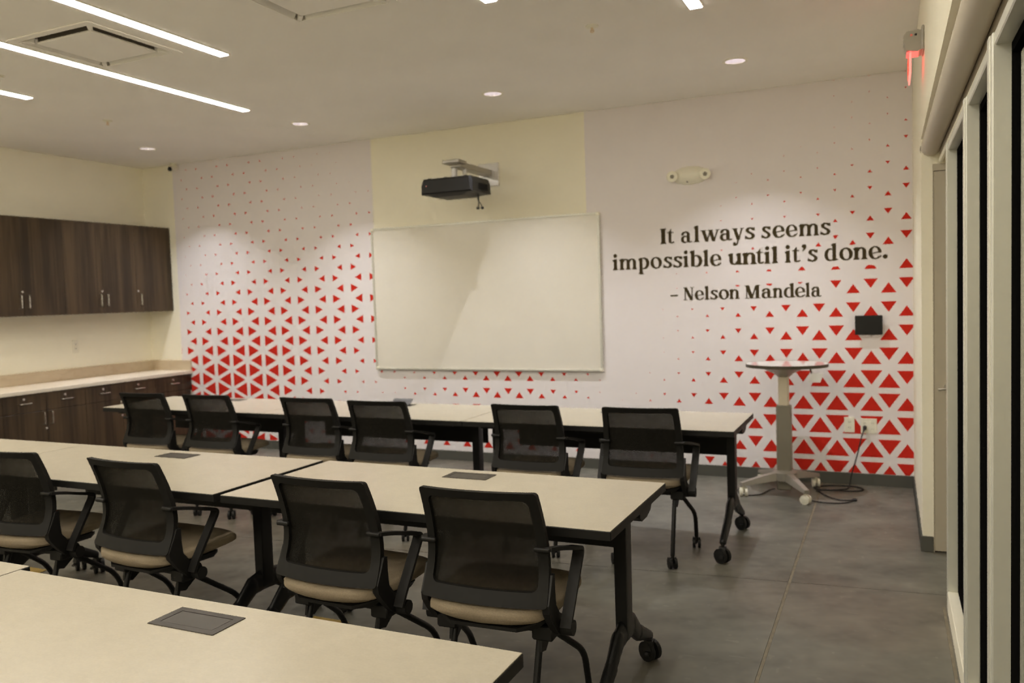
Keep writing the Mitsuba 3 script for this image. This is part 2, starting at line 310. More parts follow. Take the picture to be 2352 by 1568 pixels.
SL = [(-7.05,0.72,0.66),(-6.87,0.72,0.67),(-6.62,0.72,0.72),(-6.44,0.72,0.71),(-6.19,0.72,0.67),(-6.02,0.72,0.65),(-5.75,0.72,0.51),(-5.59,0.72,0.44),(-5.3,0.71,0.3),(-5.15,0.71,0.25),(-4.86,0.71,0.13),(-4.71,0.71,0.1),(-7.03,0.93,0.53),(-6.87,0.93,0.59),(-6.61,0.92,0.65),(-6.44,0.93,0.65),(-6.19,0.93,0.655),(-6.02,0.93,0.63),(-5.75,0.92,0.54),(-5.59,0.92,0.51),(-5.31,0.92,0.385),(-5.15,0.92,0.36),(-4.87,0.92,0.25),(-7.04,1.13,0.41),(-6.88,1.13,0.455),(-6.61,1.13,0.5),(-6.45,1.13,0.52),(-6.19,1.13,0.57),(-6.02,1.13,0.565),(-5.75,1.13,0.5),(-5.58,1.13,0.48),(-5.31,1.13,0.42),(-5.14,1.13,0.42),(-4.87,1.13,0.345),(-7.04,1.34,0.28),(-6.88,1.34,0.305),(-6.61,1.33,0.39),(-6.45,1.33,0.415),(-6.19,1.34,0.47),(-6.02,1.33,0.46),(-5.74,1.33,0.465),(-5.58,1.34,0.45),(-5.31,1.34,0.42),(-5.14,1.34,0.41),(-4.87,1.33,0.39),(-7.03,1.54,0.17),(-6.89,1.54,0.21),(-6.6,1.54,0.295),(-6.45,1.54,0.3),(-6.18,1.54,0.4),(-6.02,1.54,0.4),(-5.74,1.54,0.385),(-5.58,1.54,0.4),(-5.31,1.54,0.39),(-5.14,1.54,0.41),(-4.87,1.54,0.4),(-7.03,1.74,0.1),(-6.89,1.75,0.14),(-6.6,1.75,0.21),(-6.46,1.75,0.26),(-6.18,1.75,0.27),(-6.02,1.75,0.3),(-5.74,1.75,0.29),(-5.58,1.75,0.31),(-5.3,1.75,0.33),(-5.14,1.75,0.32),(-4.86,1.75,0.35),(-7.03,1.95,0.06),(-6.88,1.95,0.08),(-6.6,1.95,0.13),(-6.45,1.95,0.17),(-7.23,1.23,0.25),(-7.22,1.03,0.38),(-7.24,1.44,0.18),(-5.09,0.61,0.15),(-4.93,0.61,0.1),(-5.34,0.61,0.27),(-5.53,0.61,0.35),(-6.17,1.95,0.2),(-6.02,1.95,0.2),(-5.74,1.96,0.215),(-5.59,1.96,0.2),(-5.3,1.96,0.2),(-5.14,1.96,0.23),(-4.86,1.96,0.245),(-6.17,2.16,0.17),(-6.02,2.16,0.17),(-5.73,2.16,0.155),(-5.59,2.16,0.15),(-5.29,2.16,0.135),(-5.14,2.16,0.145),(-4.85,2.16,0.155),(-6.16,2.36,0.145),(-6.02,2.36,0.135),(-5.73,2.36,0.11),(-5.58,2.37,0.1),(-5.29,2.37,0.085),(-5.14,2.37,0.1),(-4.85,2.37,0.105),(-6.16,2.57,0.125),(-6.02,2.56,0.125),(-5.72,2.57,0.085),(-5.28,2.57,0.06),(-6.16,2.77,0.115),(-6.01,2.77,0.11),(-5.72,2.77,0.085),(-5.28,2.77,0.05),(-6.15,2.97,0.105),(-6.01,2.97,0.1),(-5.71,2.98,0.07),(-5.28,2.98,0.04),(-6.37,2.46,0.14),(-6.24,2.46,0.14),(-6.59,2.36,0.135),(-6.45,2.36,0.14),(-6.81,2.46,0.1),(-7.09,2.45,0.06),(-7.02,2.55,0.085),(-7.01,2.96,0.09),(-6.58,2.97,0.105),(-6.44,2.97,0.105),(-7.08,2.86,0.08),(-7.09,2.05,0.04),(-7.1,1.85,0.04),(-7.09,2.25,0.06),(-4.7,2.58,0.05),(-4.84,2.77,0.02),(-4.92,2.67,0.03),(-5.06,2.88,0.03),(-6.4,.3,.70),(-5.6,.3,.3),(-5.0,.3,.12),(-7.0,.3,.68)]
SC = [(-3.4,0.81,0.33),(-3.19,0.81,0.33),(-2.97,0.81,0.27),(-2.75,0.82,0.2),(-2.54,0.82,0.13),(-3.62,0.81,0.27),(-3.84,0.81,0.22),(-4.05,0.81,0.18),(-4.27,0.81,0.11),(-4.49,0.81,0.08),(-3.4,0.61,0.37),(-3.18,0.61,0.37),(-3.62,0.61,0.35),(-3.84,0.61,0.27),(-4.05,0.61,0.2),(-4.27,0.61,0.16),(-4.49,0.61,0.13),(-2.97,0.61,0.3),(-2.75,0.61,0.2),(-2.54,0.62,0.12),(-2.32,0.62,0.03),(-2.44,0.67,0.06),(-2.43,0.77,0.06),(-3.2,0.16,0.42),(-3.89,0.12,0.38),(-2.57,0.19,0.15),(-2.13,0.63,0.02)]
def size_fn(S, smoothing):
    S = np.array(S); r = RBFInterpolator(S[:, :2], S[:, 2], kernel='thin_plate_spline', smoothing=smoothing)
    return lambda x, z: float(np.clip(r([[x, z]])[0], 0, .74))
sr, sl, sc = size_fn(SR, .002), size_fn(SL, .002), size_fn(SC, .004)

# lettering: glyphs drawn with a broad nib (thick uprights, thin level strokes), flared serifs; x-height 1
A, B = .150, .060
def nib(x, y, a=A, b=B): return affinity.scale(Point(x, y).buffer(1, quad_segs=5), a, b)
def stroke(pts, a=A, b=B, n=26, spline=True):
    p = smooth_path(pts, n) if spline and len(pts) > 2 else np.asarray(pts, float)
    return unary_union([unary_union([nib(*u, a, b), nib(*v, a, b)]).convex_hull for u, v in zip(p[:-1], p[1:])])
def stem(x, y0, y1, a=A, bot=1, top=0):
    """An upright with flared feet; bot / top: 0 none, 1 both sides, -1 left side only."""
    g = [sbox(x - a, y0, x + a, y1)]
    if bot: g.append(Polygon([(x - a - .10, y0), (x + a + .10, y0), (x + a + .10, y0 + .05), (x + a, y0 + .17), (x - a, y0 + .17), (x - a - .10, y0 + .05)]))
    if top == 1: g.append(Polygon([(x - a - .10, y1), (x + a + .10, y1), (x + a + .10, y1 - .05), (x + a, y1 - .17), (x - a, y1 - .17), (x - a - .10, y1 - .05)]))
    if top == -1: g.append(Polygon([(x - a - .11, y1 - .10), (x + a, y1 + .03), (x + a, y1 - .2), (x - a, y1 - .26), (x - a - .11, y1 - .15)]))
    return unary_union(g)
def ell(cx, cy, rx, ry): return affinity.scale(Point(cx, cy).buffer(1, quad_segs=16), rx, ry)
def diag(x0, y0, x1, y1, w): return Polygon([(x0 - w, y0), (x0 + w, y0), (x1 + w, y1), (x1 - w, y1)])
def serif(x0, x1, y, t=.06): return sbox(x0, y, x1, y + t)
def glyph(c):
    X = 1.36
    if c == 'I': return stem(.3, 0, X, .19, 1, 1)
    if c == 'l': return stem(.3, 0, 1.42, A, 1, -1)
    if c == 'i': return unary_union([stem(.3, 0, 1.0, A, 1, -1), Point(.3, 1.30).buffer(.175)])
    if c == 't': return unary_union([sbox(.16, .2, .48, 1.06), Polygon([(.16, 1.0), (.48, 1.0), (.48, 1.30), (.36, 1.22)]), sbox(-.02, .93, .74, 1.02), stroke([(.32, .3), (.36, .1), (.55, .055), (.74, .13)], .14, .05)])
    if c == 'o': return ell(.52, .5, .52, .53).difference(affinity.rotate(ell(.52, .5, .235, .43), 8))
    if c == 'e':
        ring = ell(.5, .5, .5, .53).difference(affinity.rotate(ell(.53, .5, .235, .44), 6))
        gap = Polygon([(.5, .44), (1.2, .52), (1.2, .16), (.78, .20)])
        return unary_union([ring.difference(gap), Polygon([(.22, .40), (.98, .55), (.98, .63), (.22, .48)]).intersection(ell(.5, .5, .5, .53)), stroke([(.62, .045), (.80, .10), (.95, .24)], .05, .05)])
    if c == 's': return unary_union([stroke([(.68, .80), (.50, .945), (.28, .90), (.22, .74), (.36, .58), (.55, .46), (.66, .30), (.58, .11), (.36, .05), (.14, .17)], .125, .06, 34), Polygon([(.66, .95), (.78, .98), (.78, .68), (.70, .74)]), Polygon([(.06, .34), (.14, .28), (.16, .04), (.05, .02)])])
    if c == 'n': return unary_union([stem(.26, 0, 1.0, A, 1, -1), stem(.90, 0, .72, A), stroke([(.34, .70), (.48, .90), (.68, .945), (.83, .86), (.90, .68)], A * .9, .055)])
    if c == 'm': return unary_union([glyph('n'), stem(1.54, 0, .72, A), stroke([(.98, .70), (1.12, .90), (1.32, .945), (1.47, .86), (1.54, .68)], A * .9, .055)])
    if c == 'u': return unary_union([stem(.26, .30, 1.0, A, 0, -1), stem(.92, .0, 1.0, A, 0, -1), Polygon([(.9, 0), (1.2, .05), (1.2, .12), (.9, .2)]), stroke([(.26, .34), (.33, .14), (.50, .055), (.68, .11), (.84, .30)], A * .9, .055)])
    if c == 'd': return unary_union([ell(.47, .5, .47, .53).difference(ell(.56, .5, .27, .42)), stem(.84, .0, 1.42, A, 0, -1), Polygon([(.84, 0), (1.15, .05), (1.15, .12), (.84, .2)])])
    if c == 'b': return unary_union([ell(.55, .5, .47, .53).difference(ell(.46, .5, .27, .42)), stem(.20, .02, 1.42, A, 0, -1)])
    if c == 'p': return unary_union([ell(.58, .5, .47, .53).difference(ell(.48, .5, .27, .42)), stem(.24, -.47, 1.0, A, 1, -1)])
    if c == 'a': return unary_union([stem(.74, .16, .70, A, 0), stroke([(.18, .72), (.30, .90), (.50, .95), (.68, .88), (.74, .66)], .13, .058), Polygon([(.08, .68), (.20, .62), (.30, .84), (.18, .86)]), ell(.40, .30, .38, .33).difference(ell(.49, .30, .20, .22)), stroke([(.74, .24), (.80, .07), (1.02, .08)], .11, .05)])
    if c == 'w': return unary_union([diag(.22, 1.0, .58, 0, .17), diag(.95, 1.0, .60, 0, .075), diag(.92, 1.0, 1.26, 0, .17), diag(1.66, 1.0, 1.28, 0, .075), serif(-.08, .54, .94), serif(.66, 1.20, .94), serif(1.46, 1.86, .94)])
    if c == 'y': return unary_union([diag(.24, 1.0, .62, .02, .17), diag(1.02, 1.0, .50, -.30, .075), serif(-.06, .56, .94), serif(.82, 1.22, .94), stroke([(.52, -.26), (.40, -.42), (.22, -.42)], .07, .06), Point(.22, -.34).buffer(.155)])
    if c == '.': return Point(.18, .16).buffer(.175)
    if c == "'": return unary_union([Point(.2, 1.30).buffer(.165), Polygon([(.06, 1.22), (.36, 1.33), (.34, 1.12), (.10, .86), (.05, .90), (.18, 1.12)])])
    if c == '-': return sbox(0, .44, .6, .60)
    if c == 'N': return unary_union([sbox(.16, 0, .30, X), serif(0, .48, 0), serif(-.02, .34, X - .06), diag(.26, X, 1.02, 0, .19), sbox(1.02, .0, 1.15, X), serif(.86, 1.32, X - .06)])
    if c == 'M': return unary_union([sbox(.16, 0, .28, X), serif(0, .46, 0), serif(0, .4, X - .06), diag(.26, X, .74, 0, .19), diag(1.22, X, .74, 0, .075), sbox(1.16, 0, 1.5, X), serif(1.0, 1.66, 0), serif(1.2, 1.66, X - .06)])
LINES = [(1.900, .092, [('I',-1.866,-1.824),('t',-1.809,-1.755),('a',-1.696,-1.611),('l',-1.591,-1.553),('w',-1.539,-1.392),('a',-1.384,-1.294),('y',-1.291,-1.202),('s',-1.191,-1.119),('s',-1.065,-1.001),('e',-.98,-.897),('e',-.882,-.803),('m',-.786,-.648),('s',-.634,-.566)]),
         (1.703, .092, [('i',-2.279,-2.24),('m',-2.221,-2.076),('p',-2.057,-1.971),('o',-1.953,-1.865),('s',-1.848,-1.778),('s',-1.766,-1.695),('i',-1.681,-1.645),('b',-1.627,-1.534),('l',-1.519,-1.482),('e',-1.465,-1.382),('u',-1.322,-1.219),('n',-1.213,-1.11),('t',-1.107,-1.054),('i',-1.045,-1.007),('l',-.989,-.949),('i',-.891,-.854),('t',-.837,-.783),("'",-.766,-.74),('s',-.726,-.659),('d',-.604,-.516),('o',-.499,-.412),('n',-.402,-.311),('e',-.297,-.215),('.',-.2,-.174)]),
         (1.434, .077, [('-',-1.79,-1.738),('N',-1.686,-1.606),('e',-1.592,-1.525),('l',-1.513,-1.484),('s',-1.47,-1.415),('o',-1.401,-1.327),('n',-1.319,-1.246),('M',-1.198,-1.084),('a',-1.069,-.993),('n',-.984,-.918),('d',-.903,-.826),('e',-.82,-.752),('l',-.743,-.718),('a',-.701,-.634)])]
text_lines = []
for zb, xh, chars in LINES:
    L = []
    for c, x0, x1 in chars:
        g = glyph(c).buffer(0); bx = g.bounds
        x0, x1 = x0 - .004, x1 + .004
        sx = (x1 - x0) / (bx[2] - bx[0])
        L.append(affinity.affine_transform(g, [sx, 0, 0, xh, x0 - bx[0] * sx, zb]))
    text_lines.append(unary_union(L).simplify(.0006))
text_all = unary_union(text_lines)
keepout = unary_union([unary_union([t, affinity.translate(t, 0, -.022)]).buffer(.048, quad_segs=3).buffer(-.024, quad_segs=3) for t in text_lines])

XP0, XS0, XS1 = -7.238, -4.665, -2.505
papers = {'l': sbox(XP0, .088, XS0, H - .001), 'c': sbox(XS0, .088, XS1, .95), 'r': sbox(XS1, .088, -.001, H - .001)}
tri = {'l': [], 'c': [], 'r': []}
RX, RZ, RPX, RPZ = -.0445, .3714, .2423, .1745
def tri_poly(pts, s):
    p = np.array(pts); c = p.mean(0); return Polygon(c + (p - c) * s)
for r in range(-16, 4):
    for k in range(-1, 12):
        c = k + (.5 if r % 2 else 0); x, z = RX - c * RPX, RZ - r * RPZ
        for up in (1, 0):
            zz = z - RPZ if up else z + RPZ
            q = [(x, z), (x - RPX / 2, zz), (x + RPX / 2, zz)]; cx, cz = np.mean(q, 0)
            if cx < -2.30 or not (0 < cz < H): continue
            s = sr(cx, cz)
            if s > .028: tri['r'].append(tri_poly(q, s))
LX, LZ, LPX, LPZ = -6.7501, 1.1313, .4368, .2051
for r2 in range(-11, 20):
    for k in range(-2, 7):
        c, r = (k, r2 / 2) if r2 % 2 == 0 else (k + .5, r2 / 2); x, z = LX + c * LPX, LZ + r * LPZ
        for right in (1, 0):
            xx = x - LPX / 2 if right else x + LPX / 2
            q = [(x, z), (xx, z - LPZ / 2), (xx, z + LPZ / 2)]; cx, cz = np.mean(q, 0)
            if cx > -4.44 or not (0 < cz < H): continue
            s = sl(cx, cz)
            if s > .028: tri['l' if cx < XS0 else 'c'].append(tri_poly(q, s))
CX, CZ, CPX, CPZ = -3.402, .717, .2175, .1535
for r in range(-2, 5):
    for k in range(-6, 6):
        c = k + (.5 if r % 2 else 0); x, z = CX + c * CPX, CZ - r * CPZ
        for up in (1, 0):
            zz = z - CPZ if up else z + CPZ
            q = [(x, z), (x - CPX / 2, zz), (x + CPX / 2, zz)]; cx, cz = np.mean(q, 0)
            if not (-4.44 < cx < -2.35) or cz > .95: continue
            s = sc(cx, cz)
            if s > .028: tri['c' if cx < XS1 else 'r'].append(tri_poly(q, s))
for k in 'lcr':
    wp = add('wall_back', 'wallpaper', on_wall_y(papers[k], -.0012, 0), 'm_paper', label={'l': 'white wallpaper left of the whiteboard printed with sideways red triangles', 'c': 'white wallpaper under the whiteboard printed with small red triangles', 'r': 'white wallpaper right of the whiteboard printed with red triangles and a quotation'}[k])
    clip = papers[k].buffer(-.002)
    polys = [t.intersection(clip) for t in tri[k]]
    if k == 'r': polys = [d if d.area > .22 * t.area else Polygon() for t, d in ((t, t.difference(keepout)) for t in polys)]
    polys = [g for t in polys for g in getattr(t, 'geoms', [t]) if g.geom_type == 'Polygon' and g.area > 2e-6]
    add(wp, 'triangle_print', cat([on_wall_y(g, -.0020, -.0012) for g in polys]), 'm_red', label='printed red triangles')
for t in text_lines:
    add('wall_back__wallpaper_002', 'lettering', on_wall_y(t, -.0032, -.0012), 'm_ink', label='dark brown serif lettering of the quotation')

# ------------------------------------------------------------------ ceiling fixtures
for i, (x, ya, yb) in enumerate(LINEAR):
    nm = ['long recessed linear light nearest the square air vent on its right', 'long recessed linear light that ends closest to the cabinets, left of the square air vent', 'short stub of a linear light at the left edge, above the wall cabinets', 'linear light just touching the top edge left of centre', 'linear light end at the top edge, before the rightmost downlight'][i] if i < 5 else 'linear ceiling light behind the camera, ' + ['by the left wall', 'second from the glazed wall', 'nearest the glazed wall', 'third from the glazed wall', 'fourth from the glazed wall', 'fifth from the glazed wall', 'sixth from the glazed wall', 'seventh from the glazed wall', 'eighth from the glazed wall', 'ninth from the glazed wall', 'tenth from the glazed wall'][i - 5]
    t = thing('linear_ceiling_light', nm, 'ceiling light', 'linear ceiling lights')
    w = .034
    ring = sbox(x - w - .006, yb - .006, x + w + .006, ya + .006).difference(sbox(x - w, yb, x + w, ya))
    m = extrude(ring, .006); m.apply_translation((0, 0, H - .006)); add(t, 'trim', m, 'm_white_plastic')
    d = mikit.ply(box(x - w, x + w, yb, ya, H - .011, H, .002), 'm_white_plastic'); d['emitter'] = {'type': 'area', 'radiance': rgb(*STRIP)}
    scene[f'{t}__diffuser'] = d
for i, (x, y) in enumerate(DOWN):
    nm = ['round recessed downlight above the wall cabinets, farthest left', 'round recessed downlight second from left, over the left triangle print', 'round recessed downlight above the projector', 'round recessed downlight above the wall lettering, farthest right'][i]
    t = thing('downlight', nm, 'ceiling light', 'recessed downlights')
    ring = Point(x, y).buffer(.082, quad_segs=12).difference(Point(x, y).buffer(.066, quad_segs=12)); m = extrude(ring, .004); m.apply_translation((0, 0, H - .004)); add(t, 'trim_ring', m, 'm_white_plastic')
    prof = [(.066, H - .002), (.060, H + .04), (.046, H + .085), (.0465, H + .088), (.0635, H + .04), (.0695, H - .002), (.066, H - .002)]
    add(t, 'reflector', lathe(prof, 32, (x, y, 0)), 'm_reflector', 30)
    d = mikit.ply(cyl((x, y, H + .075), (x, y, H + .085), .034, 24), 'm_white_plastic'); d['emitter'] = {'type': 'area', 'radiance': rgb(*CAN)}
    scene[f'{t}__lamp'] = d
    scene[f'downlight_beam_{i}'] = {'type': 'spot', 'to_world': T().look_at(origin=[x, y, H - .01], target=[x, y, 0], up=[0, 1, 0]), 'intensity': rgb(*SPOT), 'cutoff_angle': 50.0, 'beam_width': 14.0}

def cassette(cx, cy, label):
    t = thing('air_conditioner', label, 'air conditioner', 'ceiling air conditioners')
    a, b, c = .335, .292, .222
    ring = rrect(cx - a, cx + a, cy - a, cy + a, .015).difference(rrect(cx - b, cx + b, cy - b, cy + b, .01)); m = extrude(ring, .006); m.apply_translation((0, 0, H - .006)); add(t, 'frame', m, 'm_ceiling')
    add(t, 'centre_panel', box(cx - c, cx + c, cy - c, cy + c, H - .008, H + .004, .003), 'm_ceiling')
    add(t, 'intake_box', cat([box(cx - c + .004, cx + c - .004, cy - c + .004, cy + c - .004, H + .0045, H + .075), box(cx - .2995, cx + .2995, cy - .2995, cy + .2995, H + .076, H + .085)]), 'm_slot', label='dark inside of the air slots')
    for k in range(4):
        m = hull([(s_ * .245, y, z) for s_ in (-1, 1) for y, z in ((.262, H + .034), (.2905, H - .003), (.2915, H - .001), (.265, H + .036))])
        m.apply_transform(trimesh.transformations.rotation_matrix(k * np.pi / 2, [0, 0, 1])); m.apply_translation((cx, cy, 0)); add(t, 'vane', m, 'm_ceiling')
    for sx in (-1, 1):
        for sy in (-1, 1):
            m = box(-.012, .012, .325, .405, H - .005, H + .03); m.apply_transform(trimesh.transformations.rotation_matrix(math.atan2(-sx, sy), [0, 0, 1])); m.apply_translation((cx, cy, 0)); add(t, 'corner_rib', m, 'm_ceiling')
cassette(-4.385, -3.215, 'square ceiling air conditioner with dark slots between two linear lights')
cassette(-2.795, -3.285, 'square ceiling air conditioner cut off by the top edge of the photo')
for i, (x, y) in enumerate([(-5.97, -1.85), (-1.713, -2.09), (-5.43, -3.12)]):
    t = thing('sprinkler_head', ['small white sprinkler head on the ceiling above the wall cabinets', 'small brass sprinkler head on the ceiling toward the right', 'sprinkler head at the left edge of the photo between two linear lights'][i], 'sprinkler', 'fire sprinkler heads')
    add(t, 'escutcheon', lathe([(0, H), (.038, H), (.036, H - .006), (.016, H - .009), (0, H - .009)], 24, (x, y, 0)), 'm_white_plastic', 30)
    add(t, 'nozzle', cat([cyl((x, y, H - .008), (x, y, H - .026), .007, 12), cyl((x, y, H - .034), (x, y, H - .036), .011, 16), tube([(x - .01, y, H - .02), (x - .009, y, H - .036)], .002, 6), tube([(x + .01, y, H - .02), (x + .009, y, H - .036)], .002, 6)]), 'm_sprinkler', 30)

# ------------------------------------------------------------------ cabinets and counter on the left wall
UX, UZ0, UZ1 = -7.324, 1.472, 2.375
def pull(axis, x, y, z, l):
    """A bow handle standing off the front at x."""
    a = l / 2
    P = [(x, y, z - a), (x + .028, y, z - a), (x + .028, y, z + a), (x, y, z + a)] if axis == 'z' else [(x, y - a, z), (x + .028, y - a, z), (x + .028, y + a, z), (x, y + a, z)]
    return tube(round_path(P, .012), .0055, 8)
def lock(x, y, z): return cat([cyl((x, y, z), (x + .006, y, z), .0105, 16), cyl((x + .006, y, z), (x + .009, y, z), .007, 12)])
def upper_unit(bounds, handles, label):
    t = thing('wall_cabinet', label, 'cabinet', None)
    ya, yb = bounds[-1], bounds[0]
    add(t, 'body', box(XL + .001, UX - .019, ya + .001, yb - .001, UZ0, UZ1 - .001), 'm_wood')
    for i, (b, a) in enumerate(zip(bounds[:-1], bounds[1:])):
        d = add(t, 'door', box(UX - .018, UX, a + .0016, b - .0016, UZ0 - .002, UZ1, .0015), 'm_wood')
        hy, ly = handles[i]
        if hy is not None: add(d, 'handle', pull('z', UX, hy, 1.60, .12), 'm_chrome', 40)
        if ly is not None: add(d, 'lock', lock(UX, ly, 1.690), 'm_chrome', 30)
upper_unit([-.002, -.478], [(-.440, -.462)], 'single door dark wood wall cabinet in the corner by the triangle wallpaper')
upper_unit([-.478, -.887, -1.308], [(-.848, None), (-.925, -.900)], 'double door dark wood wall cabinet above the wall outlet')
upper_unit([-1.308, -1.722, -2.14], [(-1.685, None), (-1.760, -1.735)], 'double door dark wood wall cabinet at the left edge of the photo')
BX = -7.112
def base_unit(bounds, label, dl):
    t = thing('base_cabinet', label, 'cabinet', None)
    ya, yb = bounds[-1], bounds[0]
    add(t, 'body', cat([box(XL + .001, BX - .019, ya + .001, yb - .001, .09, .777), box(XL + .001, BX - .075, ya + .001, yb - .001, .0, .09)]), 'm_wood')
    n = len(bounds) - 1
    for i, (b, a) in enumerate(zip(bounds[:-1], bounds[1:])):
        mid = (a + b) / 2
        d = add(t, 'drawer', box(BX - .018, BX, a + .0016, b - .0016, .618, .774, .0015), 'm_wood')
        add(d, 'handle', pull('y', BX, mid, .698, .105), 'm_chrome', 40); add(d, 'lock', lock(BX, mid - .012, .737), 'm_chrome', 30)
        d = add(t, 'door', box(BX - .018, BX, a + .0016, b - .0016, .095, .614, .0015), 'm_wood')
        hy = mid - (b - a) * .41 * (-1 if n == 1 else 1) if False else (b - .039 if (i == 1 or n == 1) else a + .039)
        add(d, 'handle', pull('z', BX, hy, .545, .11), 'm_chrome', 40)
        if i == n - 1 and dl: add(d, 'lock', lock(BX, b - .014, .452), 'm_chrome', 30)
base_unit([-.004, -.495], 'dark wood base cabinet in the corner, one drawer over one door', False)
base_unit([-.495, -.908, -1.318], 'dark wood base cabinet behind the left end of the far table, two drawers over doors', True)
base_unit([-1.318, -1.720, -2.125], 'dark wood base cabinet with two paired door pulls in full view at left', True)
base_unit([-2.125, -2.53, -2.94], 'dark wood base cabinet cut off by the left edge of the photo', True)
t = thing('countertop', 'pale stone countertop along the base cabinets', 'countertop')
add(t, 'slab', box(XL, -7.092, -2.95, 0, .779, .815, .004), 'm_counter')
add(t, 'backsplash', box(XL, XL + .02, -2.95, -.0, .8155, .925, .002), 'm_marble', label='veined beige stone backsplash')
add(t, 'backsplash', box(XL + .021, -7.10, -.02, 0, .8155, .925, .002), 'm_marble', label='veined beige stone side splash')

def outlet_face(key, cx, cz, mk):
    for dz in (.021, -.021):
        for dx in (-.006, .006): add(key, 'slot', mk(cx + dx, cz + dz), 'm_dark')
t = thing('wall_outlet', 'white outlet plate on the cream wall under the wall cabinets', 'outlet', 'electrical outlets')
add(t, 'plate', box(XL, XL + .006, -.992, -.924, 1.078, 1.206, .002), 'm_white_plastic')
outlet_face(t, -.958, 1.142, lambda y, z: box(XL + .006, XL + .0065, y - .0015, y + .0015, z - .005, z + .005))
t = thing('wall_outlet', 'tall narrow white outlet plate on the red triangles, left of the plugged one', 'outlet', 'electrical outlets')
add(t, 'plate', box(-.479, -.406, -.0075, -.0015, .398, .515, .002), 'm_white_plastic')
outlet_face(t, -.4425, .4565, lambda x, z: box(x - .0015, x + .0015, -.008, -.0075, z - .005, z + .005))
t = thing('wall_outlet', 'wide double outlet plate on the red triangles with a black plug in it', 'outlet', 'electrical outlets')
add(t, 'plate', box(-.363, -.252, -.0075, -.0015, .395, .508, .002), 'm_white_plastic')
outlet_face(t, -.335, .4515, lambda x, z: box(x - .0015, x + .0015, -.008, -.0075, z - .005, z + .005))
outlet_face(t, -.282, .4515, lambda x, z: box(x - .0015, x + .0015, -.008, -.0075, z - .005, z + .005))

# ------------------------------------------------------------------ things on the back wall
t = thing('whiteboard', 'large blank whiteboard with a thin aluminium frame on the back wall', 'whiteboard')
W0, W1, Z0, Z1 = -4.681, -2.384, .846, 2.197
add(t, 'surface', box(W0 + .012, W1 - .012, -.024, -.0015, Z0 + .012, Z1 - .012), 'm_board')
f = rrect(W0, W1, Z0, Z1, .022).difference(rrect(W0 + .016, W1 - .016, Z0 + .016, Z1 - .016, .012))
add(t, 'frame', on_wall_y(f, -.034, -.0015), 'm_alu', 40)
for x in (W0 + .014, W1 - .014):
    for z in (Z0 + .014, Z1 - .014):
        add(t, 'corner_cap', box(x - .0165, x + .0165, -.037, -.0015, z - .0165, z + .0165, .007), 'm_white_plastic')
add(t, 'marker_rail', box(W0 + .03, W1 - .03, -.040, -.0345, Z0 + .001, Z0 + .014, .002), 'm_alu')

t = thing('projector', 'black wall mounted projector above the whiteboard', 'projector')
px0, px1, py0, py1, pz0, pz1 = -3.705, -3.225, -.72, -.36, 2.375, 2.502
pr = hull([(px0 + (.025 if z == pz1 else .0) + sx * 0, y, z) if sx == 0 else (px1 - (.02 if z == pz1 else 0), y, z) for sx in (0, 1) for y in (py0 + .012, py1 - .012) for z in (pz0, pz1)] +
          [(px0 + .015, py0, pz0 + .012), (px1 - .015, py0, pz0 + .012), (px0 + .03, py0, pz1 - .014), (px1 - .03, py0, pz1 - .014), (px0 + .015, py1, pz0 + .012), (px1 - .015, py1, pz0 + .012), (px0 + .03, py1, pz1 - .014), (px1 - .03, py1, pz1 - .014),
           (px0, py0 + .02, pz1 - .045), (px0, py1 - .02, pz1 - .045), (px1, py0 + .02, pz1 - .045), (px1, py1 - .02, pz1 - .045)])
add(t, 'body', pr, 'm_black_plastic')
add(t, 'belly', hull([(px0 + .05, py0 + .03, pz0), (px1 - .06, py0 + .03, pz0), (px0 + .05, py1 - .02, pz0), (px1 - .06, py1 - .02, pz0), (px0 + .09, py0 + .07, pz0 - .020), (px1 - .12, py0 + .07, pz0 - .020), (px0 + .09, py1 - .06, pz0 - .020), (px1 - .12, py1 - .06, pz0 - .020)]), 'm_black_plastic')
for x, y in ((px0 + .06, py0 + .05), ((px0 + px1) / 2 - .03, py0 + .06), (px1 - .08, py0 + .05)): add(t, 'foot', cyl((x, y, pz1 - .002), (x, y, pz1 + .010), .016, 14), 'm_black_plastic')
add(t, 'indicator_light', cyl((px0 + .055, py0 + .001, pz0 + .068), (px0 + .055, py0 - .001, pz0 + .068), .005, 10), 'm_red_glow', label='small red indicator light')
for k in range(7): add(t, 'vent_slat', box(px1 - .004, px1 + .001, py0 + .12 + k * .026, py0 + .136 + k * .026, pz0 + .02, pz1 - .05), 'm_dark')
for i, (dx, dy) in enumerate(((-.012, .0), (.028, .0))):
    add(t, 'cable', tube(smooth_path([(px1 - .07, -.46, pz0), (px1 - .075, -.455, pz0 - .055), (px1 - .07 + dx * .6, -.455, pz0 - .085), (px1 - .07 + dx, -.455, pz0 - .112)], 14), .004, 8), 'm_cable', True)
    add(t, 'cable_plug', box(px1 - .07 + dx - .013, px1 - .07 + dx + .011, -.466, -.444, pz0 - .124, pz0 - .104, .005), 'm_cable')
t = thing('projector_mount', 'white wall plate and arm holding the projector', 'bracket')
add(t, 'wall_plate', box(-3.515, -3.312, -.022, -.0, 2.497, 2.702, .006), 'm_white_gloss')
add(t, 'arm', cat([box(-3.475, -3.375, -.62, -.022, 2.590, 2.640, .006), box(-3.505, -3.345, -.70, -.56, 2.615, 2.645, .006)]), 'm_silver')
add(t, 'adjuster', cat([cyl((-3.455, -.58, 2.502), (-3.455, -.58, 2.62), .026, 16), cyl((-3.40, -.50, 2.55), (-3.40, -.50, 2.60), .018, 14)]), 'm_white_gloss', 40)
